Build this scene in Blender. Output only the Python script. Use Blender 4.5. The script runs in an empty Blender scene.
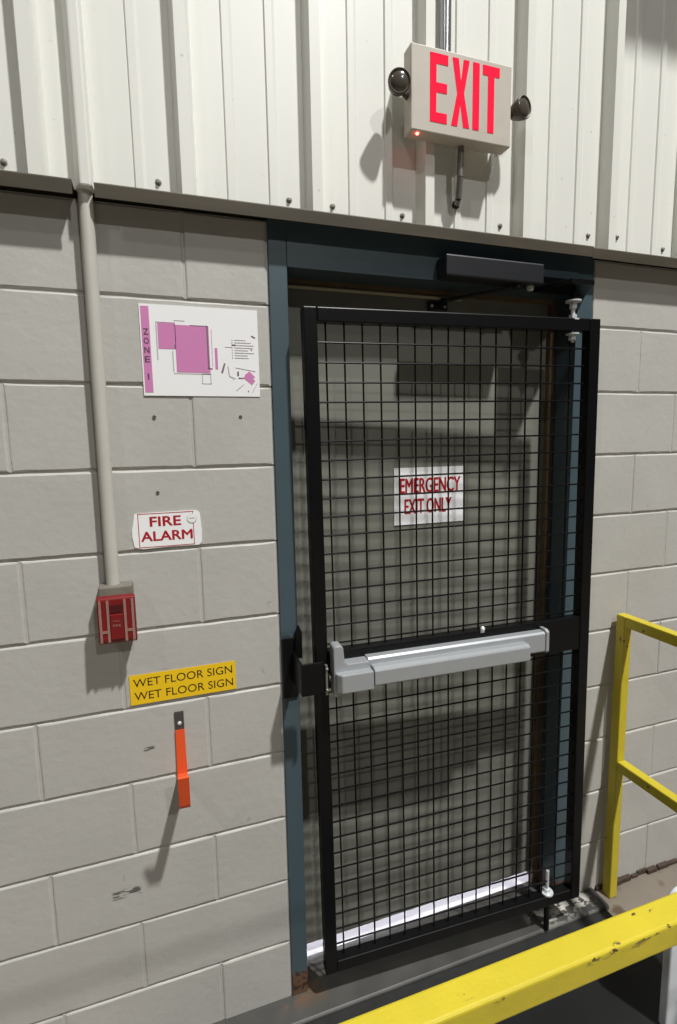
import bpy, bmesh, math, random
from mathutils import Vector, Matrix, Euler
random.seed(7)
S = bpy.context.scene
C = S.collection

# ------------------------------------------------------------------ camera, world, lights, exposure
cam_d = bpy.data.cameras.new('camera'); cam = bpy.data.objects.new('camera', cam_d); C.objects.link(cam)
right = Vector((0.94598909, -0.32369726, -0.01802029)); up = Vector((0.0590716, 0.11744676, 0.99132074)); fwd = Vector((0.31877138, 0.93884309, -0.13022467))
m = Matrix((right, up, -fwd)).transposed().to_4x4()
m.translation = Vector((-0.2904, -1.3787, 1.6816))
cam.matrix_world = m
cam_d.sensor_fit = 'VERTICAL'; cam_d.sensor_height = 36.0; cam_d.lens = 36.0*526.9/1024.0
cam_d.clip_start = 0.05
S.camera = cam

S.view_settings.view_transform = 'Standard'; S.view_settings.look = 'None'
S.view_settings.gamma = 1.0; S.view_settings.exposure = 0.0; S.view_settings.use_curve_mapping = False

W = bpy.data.worlds.new('hall_air'); S.world = W; W.use_nodes = True
W.node_tree.nodes['Background'].inputs[0].default_value = (0.93, 0.97, 1.0, 1)
W.node_tree.nodes['Background'].inputs[1].default_value = 0.028

def lamp(name, loc, target, power, size, color=(1, 0.97, 0.90)):
    d = bpy.data.lights.new(name, 'AREA'); d.energy = power; d.shape = 'DISK'; d.size = size; d.color = color
    o = bpy.data.objects.new(name, d); C.objects.link(o); o.location = loc
    o.rotation_euler = (Vector(target)-Vector(loc)).to_track_quat('-Z', 'Y').to_euler()
    return o
LC = (1, 0.994, 0.972)
lamp('high_bay_lamp', (3.0, -4.9, 11.8), (0.3, 0, 1.5), 1700, 0.42, LC)
lamp('high_bay_lamp', (3.0, -14.0, 11.8), (0.3, 0, 1.5), 430, 0.42, LC)
lamp('high_bay_lamp', (-7.6, -7.3, 11.8), (0.0, 0, 1.5), 170, 0.42, LC)
lamp('daylight_outside', (0.5, 1.9, 1.7), (0.5, 0.2, 0.0), 75, 1.2, (0.93, 0.91, 1.0))

# ------------------------------------------------------------------ materials
def lin(r, g, b):
    f = lambda v: (v/255/12.92) if v/255 <= 0.04045 else ((v/255+0.055)/1.055)**2.4
    return (f(r), f(g), f(b), 1)
MATS = {}
def mat(name, col, rough=0.5, metal=0.0, var=0.0, vscale=6.0, bump=0.0, bscale=60.0, emit=None, estr=0.0, spec=0.5, stretch=None):
    if name in MATS: return MATS[name]
    M = bpy.data.materials.new(name); M.use_nodes = True
    nt = M.node_tree; N = nt.nodes; L = nt.links; b = N['Principled BSDF']
    b.inputs['Base Color'].default_value = col; b.inputs['Roughness'].default_value = rough; b.inputs['Metallic'].default_value = metal
    b.inputs['Specular IOR Level'].default_value = spec
    tc = N.new('ShaderNodeTexCoord'); mp = N.new('ShaderNodeMapping'); L.new(tc.outputs['Object'], mp.inputs[0])
    if stretch: mp.inputs['Scale'].default_value = stretch
    if var > 0:
        n = N.new('ShaderNodeTexNoise'); n.inputs['Scale'].default_value = vscale; n.inputs['Detail'].default_value = 5
        L.new(mp.outputs[0], n.inputs['Vector'])
        r = N.new('ShaderNodeMapRange'); r.inputs[1].default_value = 0.3; r.inputs[2].default_value = 0.7
        r.inputs[3].default_value = 1-var; r.inputs[4].default_value = 1+var
        L.new(n.outputs['Fac'], r.inputs[0])
        mx = N.new('ShaderNodeVectorMath'); mx.operation = 'SCALE'; mx.inputs[0].default_value = col[:3]
        L.new(r.outputs[0], mx.inputs['Scale']); L.new(mx.outputs[0], b.inputs['Base Color'])
    if bump > 0:
        n2 = N.new('ShaderNodeTexNoise'); n2.inputs['Scale'].default_value = bscale; n2.inputs['Detail'].default_value = 4
        L.new(tc.outputs['Object'], n2.inputs['Vector'])
        bp = N.new('ShaderNodeBump'); bp.inputs['Strength'].default_value = 1.0; bp.inputs['Distance'].default_value = bump
        L.new(n2.outputs['Fac'], bp.inputs['Height']); L.new(bp.outputs[0], b.inputs['Normal'])
    if emit:
        b.inputs['Emission Color'].default_value = emit; b.inputs['Emission Strength'].default_value = estr
    MATS[name] = M
    return M
def base_link(M): return M.node_tree.nodes['Principled BSDF'].inputs['Base Color']
def mix_over(M, fac_socket, col, rough=None):
    """lay a second colour over whatever feeds Base Color, by a factor socket"""
    nt = M.node_tree; bc = base_link(M)
    mx = nt.nodes.new('ShaderNodeMix'); mx.data_type = 'RGBA'
    if bc.links: nt.links.new(bc.links[0].from_socket, mx.inputs['A'])
    else: mx.inputs['A'].default_value = bc.default_value
    mx.inputs['B'].default_value = col
    nt.links.new(fac_socket, mx.inputs['Factor']); nt.links.new(mx.outputs['Result'], bc)
def math_node(M, op, a, b=None, clamp=False):
    n = M.node_tree.nodes.new('ShaderNodeMath'); n.operation = op; n.use_clamp = clamp
    for i, v in enumerate((a, b)):
        if v is None: continue
        if isinstance(v, (int, float)): n.inputs[i].default_value = v
        else: M.node_tree.links.new(v, n.inputs[i])
    return n.outputs[0]
def maprange(M, s, a, b, c=0.0, d=1.0):
    n = M.node_tree.nodes.new('ShaderNodeMapRange'); n.inputs[1].default_value = a; n.inputs[2].default_value = b
    n.inputs[3].default_value = c; n.inputs[4].default_value = d
    M.node_tree.links.new(s, n.inputs[0]); return n.outputs[0]
def noise(M, scale, detail=4, stretch=None, rough=0.5):
    nt = M.node_tree
    tc = nt.nodes.new('ShaderNodeTexCoord'); mp = nt.nodes.new('ShaderNodeMapping'); nt.links.new(tc.outputs['Object'], mp.inputs[0])
    if stretch: mp.inputs['Scale'].default_value = stretch
    n = nt.nodes.new('ShaderNodeTexNoise'); n.inputs['Scale'].default_value = scale; n.inputs['Detail'].default_value = detail
    n.inputs['Roughness'].default_value = rough
    nt.links.new(mp.outputs[0], n.inputs['Vector']); return n.outputs['Fac']
def objxyz(M):
    nt = M.node_tree; tc = nt.nodes.new('ShaderNodeTexCoord'); sp = nt.nodes.new('ShaderNodeSeparateXYZ')
    nt.links.new(tc.outputs['Object'], sp.inputs[0]); return sp.outputs
def box_mask(M, x0, x1, z0, z1, soft=0.01, ax=(0, 2)):
    o = objxyz(M); a, b = o[ax[0]], o[ax[1]]
    f = maprange(M, a, x0, x0+soft); f2 = maprange(M, a, x1, x1-soft)
    g = maprange(M, b, z0, z0+soft); g2 = maprange(M, b, z1, z1-soft)
    return math_node(M, 'MULTIPLY', math_node(M, 'MULTIPLY', f, f2), math_node(M, 'MULTIPLY', g, g2))

cmu = mat('painted_block', lin(185, 183, 177), 0.50, var=0.045, vscale=5, bump=0.0010, bscale=42)
# second, finer pitting in the block faces
def add_pits(M, lo=0.30, depth=0.35):
    n = noise(M, 26, 3)
    f = maprange(M, n, lo, lo-0.05)
    mix_over(M, math_node(M, 'MULTIPLY', f, depth), lin(120, 116, 108))
add_pits(cmu)
cmu_l = cmu.copy(); cmu_l.name = 'painted_block_scuffed'
for (x0, x1, z0, z1) in ((-0.372, -0.340, 0.890, 0.908), (-0.328, -0.300, 0.899, 0.904), (-0.475, -0.395, 0.490, 0.520), (-0.325, -0.28, 1.105, 1.112)):
    bm_ = box_mask(cmu_l, x0, x1, z0, z1, 0.006)
    f = math_node(cmu_l, 'MULTIPLY', bm_, maprange(cmu_l, noise(cmu_l, 55, 3, (0.5, 1, 2.2)), 0.5, 0.56))
    mix_over(cmu_l, math_node(cmu_l, 'MULTIPLY', f, 0.8), lin(50, 46, 44))
panel_m = mat('white_sheet_metal', lin(229, 229, 222), 0.38, var=0.03, vscale=3, stretch=(1, 1, 0.3))
mix_over(panel_m, math_node(panel_m, 'MULTIPLY', maprange(panel_m, noise(panel_m, 62, 3), 0.275, 0.24), 0.35), lin(120, 112, 100))
flash_m = mat('dusty_flashing', lin(78, 71, 58), 0.6, var=0.18, vscale=14, stretch=(0.4, 1, 2))
frame_m = mat('teal_frame_paint', lin(68, 85, 92), 0.42, var=0.05, vscale=8)
_o = objxyz(frame_m)
rust = math_node(frame_m, 'MULTIPLY', maprange(frame_m, math_node(frame_m, 'ADD', _o[2], math_node(frame_m, 'MULTIPLY', noise(frame_m, 22, 5), 0.10)), 0.155, 0.135), 1.0)
mix_over(frame_m, rust, lin(98, 72, 50))
mix_over(frame_m, math_node(frame_m, 'MULTIPLY', rust, maprange(frame_m, noise(frame_m, 60, 4), 0.5, 0.58)), lin(45, 30, 22))
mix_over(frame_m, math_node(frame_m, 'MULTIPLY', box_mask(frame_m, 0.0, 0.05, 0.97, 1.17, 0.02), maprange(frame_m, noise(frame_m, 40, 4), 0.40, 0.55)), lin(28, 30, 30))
door_m = mat('grey_door_paint', lin(124, 124, 115), 0.55, var=0.05, vscale=4)
stop_m = mat('brown_stop', lin(104, 88, 66), 0.6, var=0.2, vscale=12)
strip_m = mat('bright_edge_beige', lin(205, 195, 165), 0.5, var=0.1)
black_m = mat('black_gate_paint', (0.0045, 0.0045, 0.005, 1), 0.36, var=0.2, vscale=10, spec=0.22)
wire_m = mat('black_wire', (0.004, 0.004, 0.0045, 1), 0.32, spec=0.18)
dark_m = mat('dark_closer', (0.014, 0.015, 0.018, 1), 0.42)
silver_m = mat('aluminium_paint', lin(168, 171, 174), 0.38, metal=0.25, var=0.03, vscale=20)
zinc_m = mat('zinc_plated', lin(225, 228, 230), 0.3, metal=0.25)
steel_m = mat('dull_steel', lin(128, 126, 120), 0.4, metal=0.4)
conduit_m = mat('conduit_paint', lin(193, 190, 181), 0.42, var=0.04, vscale=12)
emt_m = mat('bare_emt', lin(170, 172, 172), 0.28, metal=0.85)
hole_m = mat('dark_hole', (0.01, 0.01, 0.01, 1), 0.8)
sign_housing = mat('exit_housing', lin(192, 185, 172), 0.5, var=0.04, vscale=18)
exit_red = mat('exit_letters', lin(120, 6, 16), 0.8, spec=0.05, emit=(1.0, 0.018, 0.065, 1), estr=0.85)
led_m = mat('red_led', (1, 0.05, 0.03, 1), 0.3, emit=(1, 0.06, 0.04, 1), estr=25)
lamp_m = mat('lamp_head_grey', lin(80, 72, 64), 0.45)
lens_m = mat('lamp_lens', lin(84, 78, 70), 0.15, spec=0.8)
paper = mat('white_paper', lin(247, 247, 247), 0.3)
pinkm = mat('pink_ink', lin(212, 136, 186), 0.3)
inkm = mat('dark_ink', lin(96, 76, 88), 0.4)
greyink = mat('grey_ink', lin(196, 192, 194), 0.4)
redink = mat('red_ink', lin(178, 30, 45), 0.4)
yel_label = mat('yellow_label', lin(244, 200, 25), 0.35)
blackink = mat('black_ink', lin(40, 36, 20), 0.4)
emer_red = mat('sign_red', lin(175, 25, 35), 0.4)
emer_white = mat('sign_white', lin(248, 248, 250), 0.35)
pull_red = mat('pull_red', lin(118, 22, 24), 0.4, var=0.08, vscale=40)
pull_white = mat('pull_worn_white', lin(150, 112, 102), 0.5, var=0.1, vscale=60)
pull_box = mat('pull_box_grey', lin(120, 114, 104), 0.55, var=0.12, vscale=40)
orange_m = mat('orange_vinyl', lin(240, 92, 44), 0.42)
hooksteel = mat('hook_steel', lin(98, 96, 95), 0.4, metal=0.6)
yellow_m = mat('yellow_rail_paint', lin(201, 183, 44), 0.40, var=0.05, vscale=16, bump=0.0012, bscale=40)
_n = noise(yellow_m, 38, 5, (0.45, 1, 1)); mix_over(yellow_m, maprange(yellow_m, _n, 0.695, 0.71), lin(96, 70, 44))
chip_m = yellow_m.copy(); chip_m.name = 'yellow_rail_paint_chipped'
_o = objxyz(chip_m)   # bare steel where the front upper edge has been knocked
edge = math_node(chip_m, 'MULTIPLY', maprange(chip_m, _o[1], -0.008, -0.015), maprange(chip_m, _o[2], 0.006, 0.014))
mix_over(chip_m, math_node(chip_m, 'MULTIPLY', edge, maprange(chip_m, noise(chip_m, 34, 6, (0.5, 1, 1), 0.65), 0.60, 0.62)), lin(70, 56, 42))
plate_m = mat('dark_sill_plate', lin(76, 75, 72), 0.42, var=0.2, vscale=9)
scuff = math_node(plate_m, 'MULTIPLY', box_mask(plate_m, 0.82, 1.13, -0.09, 0.02, 0.05, (0, 1)), maprange(plate_m, noise(plate_m, 30, 5, (1, 1.6, 1)), 0.46, 0.52))
mix_over(plate_m, scuff, lin(205, 201, 193))
mix_over(plate_m, math_node(plate_m, 'MULTIPLY', box_mask(plate_m, -0.06, 0.12, -0.06, 0.09, 0.04, (0, 1)), maprange(plate_m, noise(plate_m, 30, 5), 0.47, 0.6)), lin(104, 84, 66))
step_m = mat('black_step', lin(44, 44, 44), 0.5, var=0.2, vscale=20)
mat_m = mat('black_rubber', lin(23, 24, 24), 0.6, spec=0.3, var=0.12, vscale=14)
floor_m = mat('concrete_floor', lin(126, 117, 106), 0.55, var=0.16, vscale=5)
mix_over(floor_m, maprange(floor_m, noise(floor_m, 9, 5), 0.58, 0.66), lin(92, 76, 62))
dirt_m = mat('dark_wall_foot', lin(70, 56, 46), 0.8, var=0.3, vscale=25)
outside_m = mat('pale_concrete_outside', lin(225, 224, 228), 0.8)
bucket_m = mat('white_plastic', lin(226, 229, 232), 0.4)

# ------------------------------------------------------------------ mesh helpers
class MB:
    def __init__(s): s.bm = bmesh.new()
    def box(s, x0, x1, y0, y1, z0, z1, M=None):
        vs = [Vector((x, y, z)) for x in (x0, x1) for y in (y0, y1) for z in (z0, z1)]
        if M is not None: vs = [M @ v for v in vs]
        v = [s.bm.verts.new(p) for p in vs]
        for f in ((0, 1, 3, 2), (4, 6, 7, 5), (0, 4, 5, 1), (2, 3, 7, 6), (0, 2, 6, 4), (1, 5, 7, 3)):
            s.bm.faces.new([v[i] for i in f])
        return s
    def cyl(s, p0, p1, r0, r1=None, n=12, caps=True):
        r1 = r0 if r1 is None else r1
        p0, p1 = Vector(p0), Vector(p1); d = (p1-p0).normalized()
        a = d.orthogonal().normalized(); b = d.cross(a)
        A = []; B = []
        for i in range(n):
            t = 2*math.pi*i/n; u = a*math.cos(t)+b*math.sin(t)
            A.append(s.bm.verts.new(p0+u*r0)); B.append(s.bm.verts.new(p1+u*r1))
        for i in range(n):
            j = (i+1) % n; s.bm.faces.new((A[i], A[j], B[j], B[i]))
        if caps: s.bm.faces.new(A[::-1]); s.bm.faces.new(B)
        return s
    def lathe(s, c, axis, prof, n=32):
        c = Vector(c); d = Vector(axis).normalized(); a = d.orthogonal().normalized(); b = d.cross(a)
        rings = []
        for (h, r) in prof:
            rings.append([s.bm.verts.new(c+d*h+(a*math.cos(2*math.pi*i/n)+b*math.sin(2*math.pi*i/n))*max(r, 1e-5)) for i in range(n)])
        for k in range(len(rings)-1):
            for i in range(n):
                j = (i+1) % n; s.bm.faces.new((rings[k][i], rings[k][j], rings[k+1][j], rings[k+1][i]))
        s.bm.faces.new(rings[0][::-1]); s.bm.faces.new(rings[-1])
        return s
    def prism(s, poly, ext, frame):
        """poly: 2D points; frame(u,v,w) -> Vector; ext=(w0,w1)"""
        A = [s.bm.verts.new(frame(u, v, ext[0])) for u, v in poly]; B = [s.bm.verts.new(frame(u, v, ext[1])) for u, v in poly]
        n = len(poly)
        s.bm.faces.new(A[::-1]); s.bm.faces.new(B)
        for i in range(n):
            j = (i+1) % n; s.bm.faces.new((A[i], A[j], B[j], B[i]))
        return s
    def tube(s, pts, r, n=10):
        for a, b in zip(pts[:-1], pts[1:]): s.cyl(a, b, r, n=n)
        return s
    def build(s, name, M, parent=None, bevel=0.0, smooth=False, loc=None, seg=2):
        bmesh.ops.recalc_face_normals(s.bm, faces=s.bm.faces[:])
        me = bpy.data.meshes.new(name); s.bm.to_mesh(me); s.bm.free(); me.materials.append(M)
        o = bpy.data.objects.new(name, me); C.objects.link(o)
        if loc is not None:
            me.transform(Matrix.Translation(-Vector(loc))); o.location = loc
        if parent: o.parent = parent
        if smooth:
            for p in me.polygons: p.use_smooth = True
            md = o.modifiers.new('split', 'EDGE_SPLIT'); md.split_angle = math.radians(35)
        if bevel > 0:
            md = o.modifiers.new('bevel', 'BEVEL'); md.width = bevel; md.segments = seg; md.limit_method = 'ANGLE'; md.angle_limit = math.radians(40)
        return o
def tag(o, label, cat, group=None):
    o['label'] = label; o['category'] = cat
    if group: o['group'] = group
    return o
def struct(o, label=None, cat=None):
    o['kind'] = 'structure'
    if label: o['label'] = label
    if cat: o['category'] = cat
    return o
def empty(name, loc=(0, 0, 0), rot=(0, 0, 0)):
    o = bpy.data.objects.new(name, None); C.objects.link(o); o.location = loc; o.rotation_euler = rot; o.empty_display_size = 0.1
    return o
XZ = lambda y0: (lambda u, v, w: Vector((u, w, v)))       # polygon in x,z extruded along y

def text(name, body, M, parent, size_w, size_h, cx, cz, y, bold=0.0, thick=0.0004, rot=0.0, spacing=1.0):
    """flat lettering on a wall sign facing -y, fitted to size_w x size_h, centred at (cx, cz)"""
    cu = bpy.data.curves.new(name, 'FONT'); cu.body = body; cu.size = 1.0; cu.space_character = spacing; cu.resolution_u = 4
    to = bpy.data.objects.new('tmp', cu); C.objects.link(to)
    dg = bpy.context.evaluated_depsgraph_get(); dg.update()
    me = bpy.data.meshes.new_from_object(to.evaluated_get(dg))
    bpy.data.objects.remove(to); bpy.data.curves.remove(cu)
    xs = [v.co.x for v in me.vertices]; ys = [v.co.y for v in me.vertices]
    w, h = max(xs)-min(xs), max(ys)-min(ys); mx, my = (max(xs)+min(xs))/2, (max(ys)+min(ys))/2
    ca, sa = math.cos(rot), math.sin(rot)
    for v in me.vertices:
        u = (v.co.x-mx)/w*size_w; q = (v.co.y-my)/h*size_h
        v.co = Vector((cx+u*ca-q*sa, y, cz+u*sa+q*ca))
    me.materials.clear(); me.materials.append(M)
    if bold > 0:            # heavier strokes: the outline laid down again a hair to each side
        b2 = bmesh.new(); b = bold*size_h
        for k, (dx, dz) in enumerate(((-b, 0), (b, 0), (0, b*0.6), (0, -b*0.6), (-b*0.5, 0), (b*0.5, 0))):
            n0 = len(b2.verts); b2.from_mesh(me); b2.verts.ensure_lookup_table()
            for v in b2.verts[n0:]: v.co += Vector((dx, -0.00002*k, dz))
        b2.to_mesh(me); b2.free()
    o = bpy.data.objects.new(name, me); C.objects.link(o); o.parent = parent
    return o

# ------------------------------------------------------------------ block walls
BH = 0.2032; TOP = 11*BH; WX = 1.038
def block_wall(name, x0, x1, odd0, even0, M):
    mb = MB(); bm = mb.bm
    j = 0.0022; bev = 0.0048; dp = 0.0055
    for n in range(11):
        z1 = TOP-n*BH; z0 = z1-BH
        ph = odd0 if n % 2 else even0
        k = math.floor((x0-ph)/(2*BH)); cuts = [x0]
        while ph+k*2*BH < x1:
            c = ph+k*2*BH
            if c > x0+0.02 and c < x1-0.02: cuts.append(c)
            k += 1
        cuts.append(x1)
        for a, b in zip(cuts[:-1], cuts[1:]):
            oy = random.uniform(-0.0008, 0.0008)
            NX = max(2, int((b-a)/0.03)); NZ = 6
            def ring(ins, y, jit):
                pts = []
                ax, bx, az, bz = a+j+ins, b-j-ins, z0+j+ins, z1-j-ins
                for i in range(NX): pts.append((ax+(bx-ax)*i/NX, az))
                for i in range(NZ): pts.append((bx, az+(bz-az)*i/NZ))
                for i in range(NX): pts.append((bx-(bx-ax)*i/NX, bz))
                for i in range(NZ): pts.append((ax, bz-(bz-az)*i/NZ))
                return [bm.verts.new((p[0]+random.uniform(-jit, jit), (y*0.45 if ax+0.004 > p[0] or p[0] > bx-0.004 else y)+oy, p[1]+random.uniform(-jit, jit))) for p in pts]
            r0 = ring(0, dp, 0.0006); r1 = ring(bev*0.45, dp*0.30, 0.0008); r2 = ring(bev, 0, 0.0008)
            for A, B in ((r0, r1), (r1, r2)):
                for i in range(len(A)):
                    q = (i+1) % len(A); bm.faces.new((A[i], A[q], B[q], B[i]))
            bm.faces.new(r2)
            mb.box(b-j-0.0006, b+j+0.0006, dp*0.42, dp, z0+j, z1-j)
    mb.box(x0, x1, dp-0.0007, 0.2, -0.3, TOP)
    return struct(mb.build(name, M))
block_wall('wall_left', -2.4384, -0.001, 0.0, BH, cmu_l)
block_wall('wall_right', WX+0.001, 3.5, WX+0.206, WX+0.373, cmu)

# corrugated sheet above, ribs towards the room
mb = MB(); prof = []
x = -2.4
ribs = [-0.5365+0.31*k for k in range(-6, 13)]
for r in ribs:
    prof += [(r+0.016, -0.012), (r+0.026, -0.050), (r+0.051, -0.050), (r+0.061, -0.012)]
    for mr in (0.132, 0.234):
        prof += [(r+mr, -0.012), (r+mr+0.003, -0.0165), (r+mr+0.019, -0.0165), (r+mr+0.026, -0.012)]
bm = mb.bm
lo = [bm.verts.new((px, py, 2.2475)) for px, py in prof]; hi = [bm.verts.new((px, py, 6.2)) for px, py in prof]
for i in range(len(prof)-1): bm.faces.new((lo[i], lo[i+1], hi[i+1], hi[i]))
w_up = struct(mb.build('wall_upper', panel_m))
sd = w_up.modifiers.new('solid', 'SOLIDIFY'); sd.thickness = 0.001; sd.offset = 1
mb = MB(); mb.box(-2.4, 3.5, 0.02, 0.2, TOP, 6.2); struct(mb.build('wall_backing', flash_m))

# unseen box added above the view to shadow the sheet's upper right
mb = MB(); mb.box(1.25, 3.4, -0.46, -0.30, 3.66, 3.86); mb.box(1.25, 1.37, -0.46, -0.052, 3.68, 3.84)
struct(mb.build('shadow_box', flash_m))
# flashing along the top of the blocks, notched around the riser
def flashing(name, x0, x1, dz=0.0):
    pr = [(-0.0135, 2.250+dz), (-0.052, 2.252+dz), (-0.054, 2.249+dz), (-0.051, 2.222+dz), (-0.0485, 2.222+dz), (-0.049, 2.2455+dz), (0.0, 2.2455+dz), (0.0, 2.250+dz)]
    mb = MB(); mb.prism(pr, (x0, x1), lambda u, v, w: Vector((w, u, v)))
    return struct(mb.build(name, flash_m))
flashing('trim_1', -2.4, -0.430); flashing('trim_2', -0.386, 0.982, -0.001); flashing('trim_3', 0.980, 3.5, -0.004)

# ------------------------------------------------------------------ floor, sill, outside
mb = MB(); mb.box(-4.5, 5.5, -7.5, 0.0, -0.15, 0.0); mb.box(-4.5, 5.5, 0.0, 0.2, -0.30, 0.0); struct(mb.build('floor', floor_m))
mb = MB(); mb.prism([(-0.084, 0.002), (-0.084, 0.012), (-0.078, 0.018), (0.103, 0.018), (0.103, 0.002)], (-0.42, 1.150), lambda u, v, w: Vector((w, u, v)))
struct(mb.build('trim_4', plate_m, bevel=0.002))
mb = MB(); mb.box(-0.42, 1.135, -0.150, -0.0845, 0.0005, 0.008); struct(mb.build('trim_5', step_m, bevel=0.002))
mb = MB()
x = 1.165
while x < 3.4:
    w = random.uniform(0.02, 0.06); mb.box(x, x+w, -random.uniform(0.006, 0.016), 0.002, 0.0, random.uniform(0.010, 0.024)); x += w*random.uniform(0.9, 1.2)
struct(mb.build('baseboard_right', dirt_m, bevel=0.003))
mb = MB(); mb.box(-3, 4, 0.2002, 6, -0.05, 0.004); mb.box(0.004, 1.034, 0.1035, 0.2, 0.001, 0.010); struct(mb.build('floor_outside', outside_m))

# ------------------------------------------------------------------ door frame and door
DX0, DX1, DZ = 0.050, 0.972, 2.128
FD = 0.165
d1 = struct(empty('door_1', (0.5, 0.0, 0.018)))
def dpart(mb, name, M, **k):
    o = mb.build(name, M, **k); o.parent = d1; o.matrix_parent_inverse = Matrix.Translation((-0.5, 0, -0.018)); return o
mb = MB(); mb.box(0.002, DX0, -0.004, FD, 0.018, DZ+0.117)
mb.box(DX1, WX-0.004, -0.004, FD, 0.018, DZ+0.117); mb.box(DX0, DX1, -0.004, FD, DZ, DZ+0.117)
dpart(mb, 'door_frame', frame_m, bevel=0.0015)
mb = MB(); mb.box(DX0, DX0+0.014, 0.085, 0.10, 0.02, DZ); mb.box(DX1-0.022, DX1, 0.084, 0.10, 0.02, DZ); mb.box(DX0, DX1, 0.085, 0.10, DZ-0.012, DZ)
dpart(mb, 'door_stop', stop_m)
mb = MB(); mb.box(DX0+0.004, DX0+0.008, 0.080, 0.085, 0.06, DZ-0.03); mb.box(DX0+0.01, DX1-0.36, 0.079, 0.0845, DZ-0.026, DZ-0.020)
dpart(mb, 'bright_edge_line', strip_m)  # pale strips paint in the light caught along the frame's inner edges
mb = MB(); mb.box(DX0+0.004, DX1-0.004, 0.101, 0.145, 0.064, DZ-0.004)
dpart(mb, 'door_panel', door_m, bevel=0.001)

# emergency exit sign on the door
es = tag(empty('warning_sign', (0.517, 0.0985, 1.512)), 'white emergency exit only sign with red letters on the grey door behind the gate', 'sign')
def child_of(o, root):
    o.parent = root; o.matrix_parent_inverse = root.matrix_basis.inverted() if root.matrix_basis else Matrix(); return o
mb = MB(); mb.box(0.394, 0.640, 0.0985, 0.1005, 1.423, 1.601); child_of(mb.build('sign_panel', emer_white), es)
child_of(text('lettering', 'EMERGENCY', emer_red, None, 0.212, 0.046, 0.520, 1.545, 0.0980, bold=0.03), es)
child_of(text('lettering', 'EXIT ONLY', emer_red, None, 0.165, 0.046, 0.512, 1.480, 0.0980, bold=0.03), es)

# ------------------------------------------------------------------ security gate (local frame: x along gate, y depth, z up)
gate = tag(empty('security_gate', (0.083, -0.062, 0.123), (0, -0.010, -0.048)), 'black steel security gate with welded wire mesh in front of the teal door frame', 'gate')
GX, GW, GH, T, GB = 0.009, 0.907, 1.898, 0.036, -0.009
def gpart(mb, name, M, parent=gate, **k): return mb.build(name, M, parent, **k)
mb = MB(); mb.box(GX, GX+T, 0, T, GB, GH); gpart(mb, 'stile', black_m, bevel=0.003)
mb = MB(); mb.box(GW-T, GW, 0, T, GB, GH); gpart(mb, 'stile', black_m, bevel=0.003)
mb = MB(); mb.box(GX+T, GW-T, 0.0005, T, GH-T, GH); gpart(mb, 'top_rail', black_m, bevel=0.003)
mb = MB(); mb.box(GX+T, GW-T, 0.0005, T, GB, GB+T); gpart(mb, 'bottom_rail', black_m, bevel=0.003)
mb = MB(); mb.box(GX+T, GW-T, 0.001, T-0.004, 0.885, 0.992); gpart(mb, 'mid_rail', black_m, bevel=0.003)
def wires(z0, z1, zs):
    mb = MB(); r = 0.0025
    for k in range(17):
        x = 0.0705+0.0498*k
        if x < GW-T-0.01: mb.cyl((x, 0.0195, z0), (x, 0.0195, z1), r, n=8)
    for z in zs: mb.cyl((GX+T-0.004, 0.0155, z), (GW-T+0.004, 0.0155, z), r, n=8)
    return mb
gpart(wires(0.985, GH-T+0.005, [1.8135-0.0503*k for k in range(17)]), 'wire_mesh', wire_m, smooth=True)
gpart(wires(T-0.005, 0.89, [0.073+0.0497*k for k in range(17)]), 'wire_mesh', wire_m, smooth=True)
# pivot bolts
def hexnut(mb, x, y, z, h, r): return mb.cyl((x, y, z), (x, y, z+h), r, n=6)
px, py = 0.823, 0.018
mb = MB(); mb.cyl((px, py, 1.832), (px, py, 1.952), 0.006, n=14)
mb.cyl((px, py, 1.8935), (px, py, 1.8975), 0.019, n=24); hexnut(mb, px, py, 1.8975, 0.012, 0.012)
mb.cyl((px, py, 1.946), (px, py, 1.950), 0.022, n=24); hexnut(mb, px, py, 1.927, 0.016, 0.011)
mb.cyl((px, py, 1.8535), (px, py, 1.857), 0.019, n=24); hexnut(mb, px, py, 1.838, 0.015, 0.011)
gpart(mb, 'pivot_bolt', zinc_m)
mb = MB(); mb.cyl((px, py, 1.9505), (px, py, 1.9925), 0.008, n=14); gpart(mb, 'pivot_pin', black_m)
bx = 0.789
mb = MB(); mb.cyl((bx, py, 0.027), (bx, py, 0.110), 0.0055, n=14); mb.cyl((bx, py, 0.0268), (bx, py, 0.031), 0.020, n=24); hexnut(mb, bx, py, 0.031, 0.012, 0.011)
gpart(mb, 'pivot_bolt', zinc_m)
mb = MB(); mb.cyl((bx, py, -0.112), (bx, py, -0.0085), 0.009, n=14); gpart(mb, 'pivot_pin', black_m)
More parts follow.
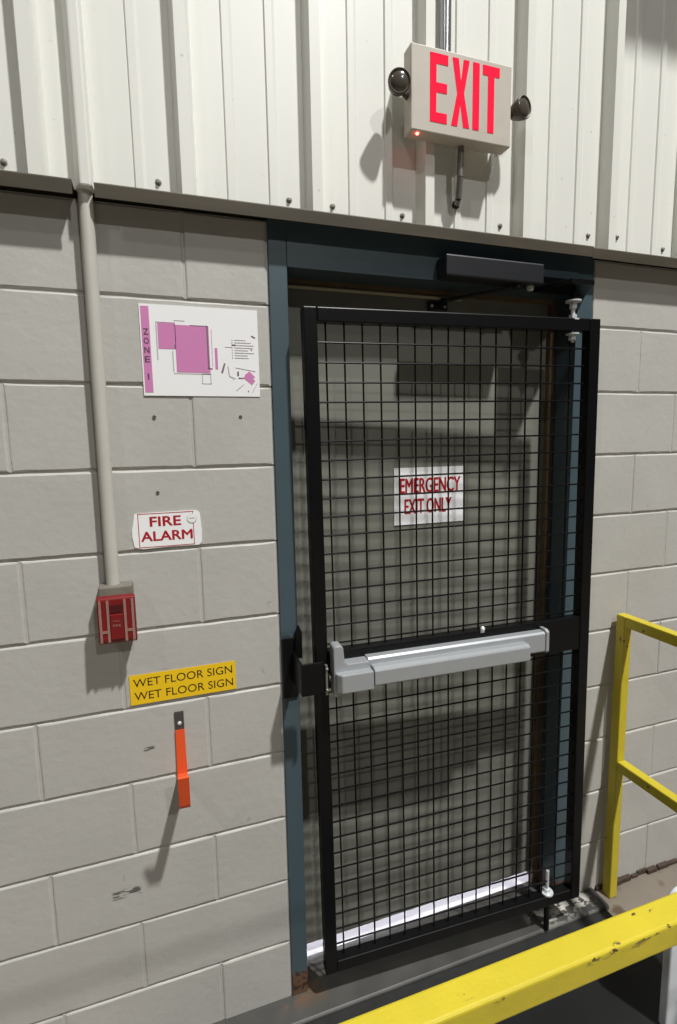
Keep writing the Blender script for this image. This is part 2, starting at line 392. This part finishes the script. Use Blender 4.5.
# panic bar
pb = empty('panic_bar'); pb.parent = gate; pb['label'] = 'silver push bar across the middle of the gate'
pb.location = (0.06, 0, 0.90)
def pbpart(mb, name, M, **k):
    o = mb.build(name, M, pb, **k); o.matrix_parent_inverse = Matrix.Translation((-0.06, 0, -0.90)); return o
YZ = lambda u, v, w: Vector((w, u, v))
mb = MB(); mb.prism([(0.001, 0.906), (0.001, 0.971), (-0.024, 0.971), (-0.030, 0.966), (-0.030, 0.912), (-0.024, 0.906)], (0.150, 0.722), YZ); pbpart(mb, 'rail', silver_m, bevel=0.002)
mb = MB(); mb.prism([(-0.026, 0.903), (-0.026, 0.953), (-0.050, 0.953), (-0.060, 0.948), (-0.062, 0.944), (-0.062, 0.906), (-0.058, 0.903)], (0.158, 0.645), YZ); pbpart(mb, 'push_pad', silver_m, bevel=0.002)
mb = MB(); mb.prism([(0.001, 0.905), (0.001, 0.979), (-0.024, 0.979), (-0.034, 0.972), (-0.034, 0.911), (-0.028, 0.905)], (0.720, 0.731), YZ); pbpart(mb, 'end_cap', silver_m, bevel=0.002)
mb = MB(); mb.prism([(0.050, 0.878), (0.050, 1.016), (0.055, 1.021), (0.072, 1.021), (0.078, 1.015), (0.081, 0.975), (0.090, 0.967), (0.150, 0.967), (0.150, 0.902), (0.078, 0.902), (0.076, 0.878)], (0.0, -0.040), lambda u, v, w: Vector((u, w, v)))
mb.prism([(0.0, 0.054), (-0.050, 0.054), (-0.064, 0.066), (-0.064, 0.155), (0.0, 0.155)], (0.896, 0.948), lambda u, v, w: Vector((v, u, w)))
pbpart(mb, 'latch_head', silver_m, bevel=0.003)
mb = MB(); mb.cyl((0.042, -0.012, 0.925), (0.060, -0.012, 0.925), 0.011, n=12); pbpart(mb, 'latch_bolt', steel_m)
mb = MB(); mb.lathe((0.522, 0.0, 0.997), (0, -1, 0), [(-0.002, 0.007), (0.003, 0.007), (0.006, 0.004)], 16)
mb.box(0.516, 0.528, 0.0, 0.003, 0.985, 1.0); gpart(mb, 'screw', zinc_m)

# strike bracket on the left jamb
sb = tag(empty('strike_bracket', (0.03, -0.004, 0.99)), 'black folded steel latch bracket fixed to the left jamb beside the gate', 'bracket')
mb = MB(); mb.box(0.004, 0.046, -0.0105, -0.0045, 0.975, 1.150); child_of(mb.build('mounting_plate', black_m, bevel=0.002), sb)
mb = MB(); mb.box(0.030, 0.036, -0.104, -0.010, 1.022, 1.110); mb.box(0.030, 0.094, -0.110, -0.104, 1.022, 1.110); child_of(mb.build('bracket_arm', black_m, bevel=0.002), sb)
mb = MB(); mb.prism([(0.036, 1.09), (0.058, 1.09), (0.058, 1.165), (0.050, 1.185), (0.042, 1.170)], (-0.018, -0.010), lambda u, v, w: Vector((u, w, v))); child_of(mb.build('bracket_tab', black_m), sb)
mb = MB(); mb.box(0.0945, 0.101, -0.116, -0.104, 1.018, 1.102)
for z in (1.034, 1.092): mb.lathe((0.0975, -0.116, z), (0, -1, 0), [(0, 0.005), (0.004, 0.0045), (0.006, 0.002)], 12)
child_of(mb.build('strike_edge', steel_m, bevel=0.002), sb)

# top pivot bracket on the frame head
tb = tag(empty('pivot_bracket', (0.96, -0.004, 2.12)), 'black steel pivot bracket under the frame head above the gate hinge', 'bracket')
mb = MB(); mb.prism([(0.806, -0.0045), (1.00, -0.0045), (0.930, -0.115), (0.852, -0.115)], (2.1185, 2.133), lambda u, v, w: Vector((u, v, w))); child_of(mb.build('bracket_plate', black_m, bevel=0.001), tb)
mb = MB(); mb.box(0.806, 1.00, -0.012, -0.0045, 2.1335, 2.165); child_of(mb.build('bracket_flange', black_m, bevel=0.001), tb)

# ------------------------------------------------------------------ door closer
dc = tag(empty('door_closer', (0.64, -0.004, 2.157)), 'dark grey door closer with folding arm on the teal frame head', 'door closer')
mb = MB(); mb.box(0.478, 0.800, -0.060, -0.0045, 2.126, 2.183); child_of(mb.build('closer_body', dark_m, bevel=0.005), dc)
mb = MB()
def bar(mb, a, b, w, h):
    a, b = Vector(a), Vector(b); d = (b-a); L = d.length; d.normalize(); s_ = Vector((0, 0, 1)).cross(d).normalized(); u_ = d.cross(s_)
    Mx = Matrix((d, s_, u_)).transposed().to_4x4(); Mx.translation = a
    mb.box(0, L, -w/2, w/2, -h/2, h/2, Mx)
bar(mb, (0.730, -0.035, 2.122), (0.545, 0.070, 2.096), 0.020, 0.007)
mb.cyl((0.725, -0.035, 2.115), (0.725, -0.035, 2.132), 0.014, n=16)
child_of(mb.build('arm', dark_m, bevel=0.001), dc)
mb = MB(); mb.box(0.505, 0.570, 0.088, 0.1005, 2.072, 2.098); mb.cyl((0.545, 0.07, 2.080), (0.545, 0.07, 2.103), 0.010, n=14); mb.box(0.535, 0.556, 0.066, 0.089, 2.083, 2.088); sh = child_of(mb.build('arm_shoe', dark_m, bevel=0.002), dc)
for xx in (0.516, 0.560):
    mb = MB(); mb.lathe((xx, 0.088, 2.085), (0, -1, 0), [(0, 0.005), (0.003, 0.003)], 12); child_of(mb.build('screw', zinc_m), dc)
mb = MB(); mb.lathe((0.775, -0.030, 2.130), (0, 0, -1), [(0, 0.011), (0.012, 0.010), (0.016, 0.006)], 16); child_of(mb.build('spindle_nut', zinc_m), dc)

# ------------------------------------------------------------------ exit sign with lamp heads
ex = tag(empty('exit_sign', (0.5, -0.05, 2.453)), 'white box EXIT sign with red letters and two lamp heads above the door', 'exit sign')
EX0, EX1, EZ0, EZ1, EY, EYB = 0.355, 0.648, 2.453, 2.650, -0.094, -0.0515
mb = MB(); mb.box(EX0, EX1, EY, EYB, EZ0, EZ1); child_of(mb.build('housing', sign_housing, bevel=0.003), ex)
fx = lambda u: EX0+(0.178+(u-0.185)*0.962)*(EX1-EX0)
fz = lambda v: EZ0+v*(EZ1-EZ0)
A0, A1 = 0.135, 0.935
LET = {
 'E': [[(0.185, A0), (0.185, A1), (0.365, A1), (0.365, A1-0.115), (0.247, A1-0.115), (0.247, 0.60), (0.355, 0.60), (0.355, 0.49), (0.247, 0.49), (0.247, A0+0.115), (0.355, A0+0.115), (0.355, A0)]],
 'X': [[(0.41, A1), (0.472, A1), (0.498, 0.66), (0.524, A1), (0.584, A1), (0.530, 0.535), (0.588, A0), (0.525, A0), (0.494, 0.41), (0.463, A0), (0.400, A0), (0.460, 0.535)]],
 'I': [[(0.622, A0), (0.622, A1), (0.690, A1), (0.690, A0)]],
 'T': [[(0.725, A1), (0.905, A1), (0.905, A1-0.115), (0.848, A1-0.115), (0.848, A0), (0.782, A0), (0.782, A1-0.115), (0.725, A1-0.115)]]}
for ch, polys in LET.items():
    mb = MB()
    for P in polys: mb.prism([(fx(u), fz(v)) for u, v in P], (EY-0.0012, EY+0.001), lambda u, v, w: Vector((u, w, v)))
    child_of(mb.build('letter', exit_red), ex)
mb = MB(); mb.lathe((0.378, -0.082, EZ0), (0, 0, -1), [(-0.001, 0.004), (0.002, 0.0038), (0.004, 0.002)], 12); child_of(mb.build('indicator_light', led_m), ex)
def head(c, d, arm):
    mb = MB(); c = Vector(c); d = Vector(d).normalized()
    mb.lathe(c, d, [(-0.036, 0.009), (-0.032, 0.017), (-0.016, 0.024), (0.0, 0.028), (0.006, 0.028), (0.008, 0.026), (0.005, 0.023)], 28)
    mb.cyl(arm, c-d*0.025, 0.007, n=12)
    hd = child_of(mb.build('lamp_head', lamp_m, smooth=True), ex)
    mb = MB(); mb.lathe(c+d*0.004, d, [(0, 0.0235), (0.003, 0.019), (0.005, 0.009), (0.0055, 0.002)], 24)
    ln = mb.build('lens', lens_m, hd, smooth=True)
head((0.322, -0.095, 2.553), (-0.25, -1, -0.12), (0.357, -0.074, 2.535))
head((0.684, -0.094, 2.556), (0.28, -1, -0.05), (0.646, -0.074, 2.535))
mb = MB(); mb.tube([(0.519, -0.060, 2.46), (0.519, -0.056, 2.38), (0.522, -0.044, 2.33), (0.524, -0.030, 2.322)], 0.0085, n=14)
cb = child_of(mb.build('cable', steel_m, smooth=True), ex)
mb = MB(); mb.lathe((0.524, -0.032, 2.328), (0.0, 0.35, -0.5), [(0, 0.010), (0.012, 0.0105), (0.016, 0.006)], 16); mb.build('cable_end', hole_m, cb)
# bare conduit feeding the exit sign from above
mb = MB(); mb.cyl((0.483, -0.036, 2.62), (0.483, -0.036, 6.0), 0.0150, n=20)
mb.cyl((0.483, -0.036, 3.4), (0.483, -0.036, 3.45), 0.018, n=20)
tag(mb.build('electrical_conduit', emt_m, smooth=True), 'bare shiny metal conduit running up from the exit sign', 'conduit')

# ------------------------------------------------------------------ painted conduit, riser, pull station
mb = MB(); mb.cyl((-0.4105, -0.020, 1.345), (-0.4075, -0.020, 2.262), 0.0155, n=24)
rt = tag(empty('painted_conduit', (-0.41, -0.02, 1.35)), 'grey painted conduit running down the block wall to the fire alarm box', 'conduit')
child_of(mb.build('pipe', conduit_m, smooth=True), rt)
mb = MB(); mb.prism([(-0.428, -0.0125), (-0.414, -0.052), (-0.391, -0.052), (-0.387, -0.0125)], (2.242, 6.0), lambda u, v, w: Vector((u, v, w))); child_of(mb.build('riser_cover', panel_m, bevel=0.004), rt)

ps = tag(empty('fire_alarm_pull', (-0.404, -0.001, 1.22)), 'red fire alarm pull station on a grey box at the bottom of the conduit', 'fire alarm')
mb = MB(); mb.box(-0.443, -0.366, -0.048, -0.001, 1.222, 1.352); child_of(mb.build('back_box', pull_box, bevel=0.004), ps)
mb = MB(); mb.prism([(-0.047, 1.216), (-0.060, 1.216), (-0.066, 1.224), (-0.060, 1.325), (-0.047, 1.332)], (-0.447, -0.362), YZ); bd = child_of(mb.build('red_cover', pull_red, bevel=0.003), ps)
def cover_y(z): return -0.066+0.006*(z-1.224)/0.101
mb = MB()
for xx in (-0.443, -0.426, -0.388, -0.371):
    mb.prism([(cover_y(1.228)-0.0025, 1.222), (cover_y(1.318)-0.0025, 1.322), (cover_y(1.318)+0.002, 1.322), (cover_y(1.228)+0.002, 1.222)], (xx, xx+0.0055), YZ)
for xx in (-0.440, -0.386): mb.prism([(cover_y(1.248)-0.002, 1.244), (cover_y(1.252)-0.002, 1.250), (cover_y(1.252)+0.002, 1.250), (cover_y(1.248)+0.002, 1.244)], (xx, xx+0.018), YZ)
child_of(mb.build('ridges', pull_white), ps)
mb = MB(); mb.box(-0.418, -0.391, -0.0635, -0.058, 1.292, 1.310); child_of(mb.build('finger_slot', mat('slot_red', lin(70, 10, 14), 0.5)), ps)
mb = MB(); mb.prism([(cover_y(1.23)-0.003, 1.228), (cover_y(1.288)-0.004, 1.288), (cover_y(1.288)+0.002, 1.288), (cover_y(1.23)+0.002, 1.228)], (-0.419, -0.390), YZ); child_of(mb.build('pull_handle', pull_red, bevel=0.001), ps)
child_of(text('lettering', 'FIRE', pull_white, None, 0.018, 0.006, -0.4045, 1.262, -0.0690, bold=0.01), ps)
child_of(text('lettering', 'PULL', pull_white, None, 0.015, 0.0045, -0.4045, 1.273, -0.0685, bold=0.01), ps)

# ------------------------------------------------------------------ signs on the block wall
zs = tag(empty('floor_plan_sign', (-0.17, -0.0012, 1.912)), 'white paper ZONE 1 floor plan sign with pink shapes on the block wall', 'sign')
ZX0, ZX1, ZZ0, ZZ1 = -0.312, -0.031, 1.803, 2.0165
zx = lambda u: ZX0+u*(ZX1-ZX0)
zz = lambda v: ZZ1-v*(ZZ1-ZZ0)
mb = MB(); mb.box(ZX0, ZX1, -0.0024, -0.0012, ZZ0, ZZ1); child_of(mb.build('sheet', paper), zs)
def ink(name, M, polys, y=-0.0029, parent=zs, t=0.0004):
    for P in polys:
        mb = MB(); mb.prism([(zx(u-(0.014 if u > 0.1 else 0)), zz(v)) for u, v in P], (y, -0.0023), lambda u, v, w: Vector((u, w, v)))
        child_of(mb.build(name, M), parent)
R = lambda a, b, c, d: [(a, b), (c, b), (c, d), (a, d)]
ink('title_band', pinkm, [R(0.012, 0.025, 0.078, 0.965)])
for ch, v in zip('ZONE1', (0.30, 0.40, 0.50, 0.60, 0.79)):
    child_of(text('lettering', ch, inkm, None, 0.011 if ch != '1' else 0.0028, 0.014, zx(0.045), zz(v), -0.0032, bold=0.03), zs)
ink('building_plan', pinkm, [R(0.155, 0.195, 0.300, 0.480), R(0.295, 0.210, 0.580, 0.735), R(0.625, 0.45, 0.648, 0.69), [(0.885, 0.745), (0.925, 0.705), (0.975, 0.77), (0.955, 0.79), (0.975, 0.815), (0.945, 0.865), (0.87, 0.785)]])
ink('plan_lines', mat('plan_ink', lin(128, 106, 118), 0.4), [R(0.42, 0.206, 0.575, 0.216), R(0.560, 0.210, 0.573, 0.690), R(0.560, 0.680, 0.600, 0.692), R(0.29, 0.205, 0.300, 0.225), R(0.285, 0.43, 0.300, 0.47),
    [(0.70, 0.62), (0.715, 0.62), (0.69, 0.73), (0.672, 0.73)], R(0.815, 0.71, 0.830, 0.76), R(0.825, 0.78, 0.87, 0.792), R(0.775, 0.40, 0.81, 0.415), [(0.955, 0.29), (0.99, 0.31), (0.985, 0.325), (0.95, 0.30)], R(0.945, 0.45, 0.955, 0.465), R(0.905, 0.93, 0.915, 0.945)], -0.0031)
gl_ = [R(0.14, 0.19, 0.15, 0.60), R(0.29, 0.16, 0.38, 0.166), R(0.505, 0.745, 0.512, 0.86), R(0.505, 0.854, 0.585, 0.86), R(0.578, 0.745, 0.585, 0.86), R(0.505, 0.745, 0.585, 0.751),
    R(0.265, 0.50, 0.275, 0.73), R(0.60, 0.24, 0.606, 0.66), R(0.27, 0.745, 0.58, 0.751), R(0.14, 0.185, 0.30, 0.191),
    [(0.73, 0.65), (0.74, 0.65), (0.75, 0.76), (0.80, 0.79), (0.79, 0.80), (0.742, 0.77)], [(0.80, 0.66), (0.98, 0.70), (0.98, 0.708), (0.80, 0.668)], [(0.80, 0.93), (0.87, 0.85), (0.875, 0.856), (0.806, 0.935)], [(0.99, 0.84), (0.996, 0.84), (0.95, 0.95), (0.944, 0.95)]]
for k in range(8):
    v = 0.345+0.029*k; gl_.append(R(0.80, v, 0.80+random.uniform(0.09, 0.18), v+0.009)); gl_.append(R(0.775, v-0.001, 0.785, v+0.011))
ink('legend_lines', greyink, gl_, -0.00305)
ink('legend_lines', greyink, [R(0.715, 0.43, 0.775, 0.436)], -0.00305)

fa = tag(empty('fire_alarm_sign', (-0.277, -0.001, 1.475)), 'worn white FIRE ALARM sign with red border on the block wall', 'sign')
mb = MB(); mb.prism([(-0.353, 1.517), (-0.30, 1.5185), (-0.205, 1.519), (-0.197, 1.512), (-0.194, 1.47), (-0.195, 1.436), (-0.202, 1.429), (-0.27, 1.430), (-0.340, 1.428), (-0.357, 1.434), (-0.361, 1.46), (-0.3605, 1.478), (-0.3575, 1.490)], (-0.0022, -0.0010), lambda u, v, w: Vector((u, w, v))); child_of(mb.build('sign_panel', paper), fa)
def rectline(mb, x0, x1, z0, z1, t, y, yy):
    for a in ((x0, x1, z0, z0+t), (x0, x1, z1-t, z1), (x0, x0+t, z0, z1), (x1-t, x1, z0, z1)): mb.box(a[0], a[1], y, yy, a[2], a[3])
mb = MB(); rectline(mb, -0.346, -0.213, 1.431, 1.5165, 0.0018, -0.0025, -0.002); child_of(mb.build('border', redink), fa)
child_of(text('lettering', 'FIRE', redink, None, 0.073, 0.0235, -0.281, 1.4955, -0.0026, bold=0.045), fa)
child_of(text('lettering', 'ALARM', redink, None, 0.122, 0.0235, -0.279, 1.4590, -0.0026, bold=0.045), fa)
mb = MB(); mb.cyl((-0.217, -0.0022, 1.4985), (-0.217, -0.0032, 1.4985), 0.0125, n=28); mb2 = MB()
st = child_of(mb.build('round_sticker', mat('sticker_grey', lin(214, 210, 202), 0.4)), fa)
mb2.lathe((-0.217, -0.0033, 1.4985), (0, -1, 0), [(-0.0002, 0.0105), (0.0002, 0.0105)], 28); mb2.build('sticker_face', paper, st)
mb = MB(); mb.box(-0.224, -0.210, -0.0038, -0.0034, 1.4975, 1.5005); mb.build('sticker_mark', greyink, st)

wl = tag(empty('wet_floor_label', (-0.2585, -0.001, 1.064)), 'yellow WET FLOOR SIGN label of two lines above the orange hook', 'label')
mb = MB(); mb.box(-0.392, -0.125, -0.0018, -0.0008, 1.025, 1.104); child_of(mb.build('label_strip', yel_label), wl)
child_of(text('lettering', 'WET FLOOR SIGN', blackink, None, 0.249, 0.0215, -0.2585, 1.0825, -0.0021, bold=0.0), wl)
child_of(text('lettering', 'WET FLOOR SIGN', blackink, None, 0.249, 0.0215, -0.2575, 1.0470, -0.0021, bold=0.0), wl)

# ------------------------------------------------------------------ orange hook
hk = tag(empty('wall_hook', (-0.277, -0.001, 0.96)), 'orange coated steel hook with grey screw tab on the block wall', 'hook')
hx0, hx1 = -0.2885, -0.2655
def strap(name, path, M, t=0.004, wd=0.0):
    mb = MB(); bm = mb.bm; V = []
    n = len(path)
    for i, (y, z) in enumerate(path):
        a = Vector(path[max(i-1, 0)]); b = Vector(path[min(i+1, n-1)]); d = (b-a).normalized(); nr = Vector((-d.y, d.x))
        V.append([bm.verts.new((x, y+nr.x*s, z+nr.y*s)) for x, s in ((hx0-wd*min(i, 2)/2, -t/2), (hx1+wd*min(i, 2)/2, -t/2), (hx1+wd*min(i, 2)/2, t/2), (hx0-wd*min(i, 2)/2, t/2))])
    for A, B in zip(V[:-1], V[1:]):
        for i in range(4): bm.faces.new((A[i], A[(i+1) % 4], B[(i+1) % 4], B[i]))
    bm.faces.new(V[0]); bm.faces.new(V[-1][::-1])
    return child_of(mb.build(name, M, smooth=False), hk)
strap('mounting_tab', [(-0.0027, 0.988), (-0.0027, 0.9385)], hooksteel, 0.003)
path = [(-0.0035, 0.938), (-0.0037, 0.87), (-0.0040, 0.815), (-0.008, 0.806), (-0.020, 0.803), (-0.070, 0.800), (-0.116, 0.797), (-0.124, 0.800), (-0.129, 0.809), (-0.148, 0.893)]
strap('coated_arm', path, orange_m, 0.005, 0.0014)
mb = MB(); mb.lathe((-0.277, -0.0045, 0.9565), (0, -1, 0), [(0, 0.0055), (0.002, 0.005), (0.0035, 0.002)], 14); child_of(mb.build('screw', zinc_m), hk)

# ------------------------------------------------------------------ guard rails
gr = tag(empty('guard_rail', (1.203, -0.032, 0.0)), 'yellow steel guard rail standing by the wall right of the gate', 'guard rail')
gx0, gx1 = 1.186, 1.220
mb = MB(); mb.box(gx0, gx1, -0.050, -0.014, 0.0, 1.076); child_of(mb.build('post', yellow_m, bevel=0.004, seg=3), gr)
mb = MB(); mb.box(gx0, gx1, -0.905, -0.0505, 1.038, 1.076); child_of(mb.build('top_rail', yellow_m, bevel=0.004, seg=3), gr)
mb = MB(); mb.box(gx0, gx1, -0.905, -0.0505, 0.508, 0.545); child_of(mb.build('mid_rail', yellow_m, bevel=0.004, seg=3), gr)
fr = tag(empty('front_guard_rail', (0.4, -0.933, 0.0)), 'chipped yellow guard rail crossing the lower right corner of the photo', 'guard rail')
def fpart(name, x0, x1, y0, y1, z0, z1):
    mb = MB(); c = ((x0+x1)/2, (y0+y1)/2, (z0+z1)/2); mb.box(x0-c[0], x1-c[0], y0-c[1], y1-c[1], z0-c[2], z1-c[2])
    o = mb.build(name, chip_m, bevel=0.004, seg=3); o.location = c; return child_of(o, fr)
fpart('top_rail', -0.90, 1.205, -0.951, -0.915, 1.034, 1.070)
fpart('post', -0.90, -0.864, -0.951, -0.915, 0.0, 1.0335)
fpart('post', 1.169, 1.205, -0.951, -0.915, 0.0, 1.0335)
fpart('mid_rail', -0.8635, 1.1685, -0.951, -0.915, 0.51, 0.546)

# ------------------------------------------------------------------ mat and bucket
mb = MB(); P = []
for cx_, cy_, a0 in ((1.158, -0.305, 0), (-0.3, -0.305, 90), (-0.3, -0.860, 180), (1.158, -0.860, 270)):
    for k in range(7): t = math.radians(a0+15*k); P.append((cx_+0.045*math.cos(t), cy_+0.045*math.sin(t)))
mb.prism(P, (0.0005, 0.012), lambda u, v, w: Vector((u, v, w)))
tag(mb.build('rubber_mat', mat_m, bevel=0.003), 'black rubber floor mat below the chipped yellow rail', 'mat')
P = []
for cx_, cz_, a0 in ((1.140, 0.400, 0), (1.015, 0.400, 90)):
    for k in range(9): t = math.radians(a0+11.25*k); P.append((cx_+0.04*math.cos(t), cz_+0.04*math.sin(t)))
P += [(0.975, 0.0125), (1.180, 0.0125)]
mb = MB(); mb.prism(P, (-0.450, -0.424), lambda u, v, w: Vector((u, w, v)))
tag(mb.build('plastic_board', bucket_m, bevel=0.006, seg=3), 'white plastic board with rounded top corner standing behind the chipped yellow rail', 'board')

# ------------------------------------------------------------------ sheet screws and wall anchors
mb = MB(); mb.lathe((0, 0, 0), (0, -1, 0), [(0, 0.0075), (0.0015, 0.0075), (0.002, 0.005), (0.006, 0.0045), (0.007, 0.003)], 14)
scr = mb.build('sheet_screw', mat('screw_grey', lin(140, 138, 130), 0.4, metal=0.3))
desc = ['hex screw beside the first dark rib from the left, just above the flashing', 'hex screw left of the second dark rib, just above the flashing', 'hex screw left of the third dark rib, just above the flashing',
        'hex screw right of the third dark rib, just above the flashing', 'hex screw low on the sheet left of the exit sign cable', 'hex screw below the right end of the exit sign', 'hex screw left of the rib right of the exit sign, just above the flashing',
        'hex screw right of the rib right of the exit sign, just above the flashing', 'hex screw nearest the right edge of the photo, just above the flashing']
spots = [(-0.562, 2.284), (-0.251, 2.285), (0.058, 2.284), (0.172, 2.283), (0.369, 2.283), (0.678, 2.290), (0.995, 2.296), (1.108, 2.303), (1.300, 2.285)]
for i, ((sx, sz), ds) in enumerate(zip(spots, desc)):
    o = scr if i == 0 else scr.copy()
    if i: C.objects.link(o)
    o.location = (sx, -0.0125, sz); tag(o, ds, 'screw', 'sheet metal screws along the bottom of the corrugated wall')
mb = MB(); mb.lathe((0, 0, 0), (0, -1, 0), [(0, 0.0045), (0.0012, 0.0043), (0.0015, 0.0028), (0.0006, 0.0022)], 12)
anc = mb.build('wall_anchor', mat('old_anchor', lin(96, 90, 82), 0.6))
for i, ((ax, az), ds) in enumerate(zip([(-0.292, 1.752), (-0.083, 1.752), (-0.295, 1.567)], ['old screw anchor in the block under the left of the floor plan sign', 'old screw anchor in the block under the right of the floor plan sign', 'old screw anchor in the block just above the fire alarm sign'])):
    o = anc if i == 0 else anc.copy()
    if i: C.objects.link(o)
    o.location = (ax, -0.0006, az); tag(o, ds, 'wall anchor', 'old anchors left in the block wall')
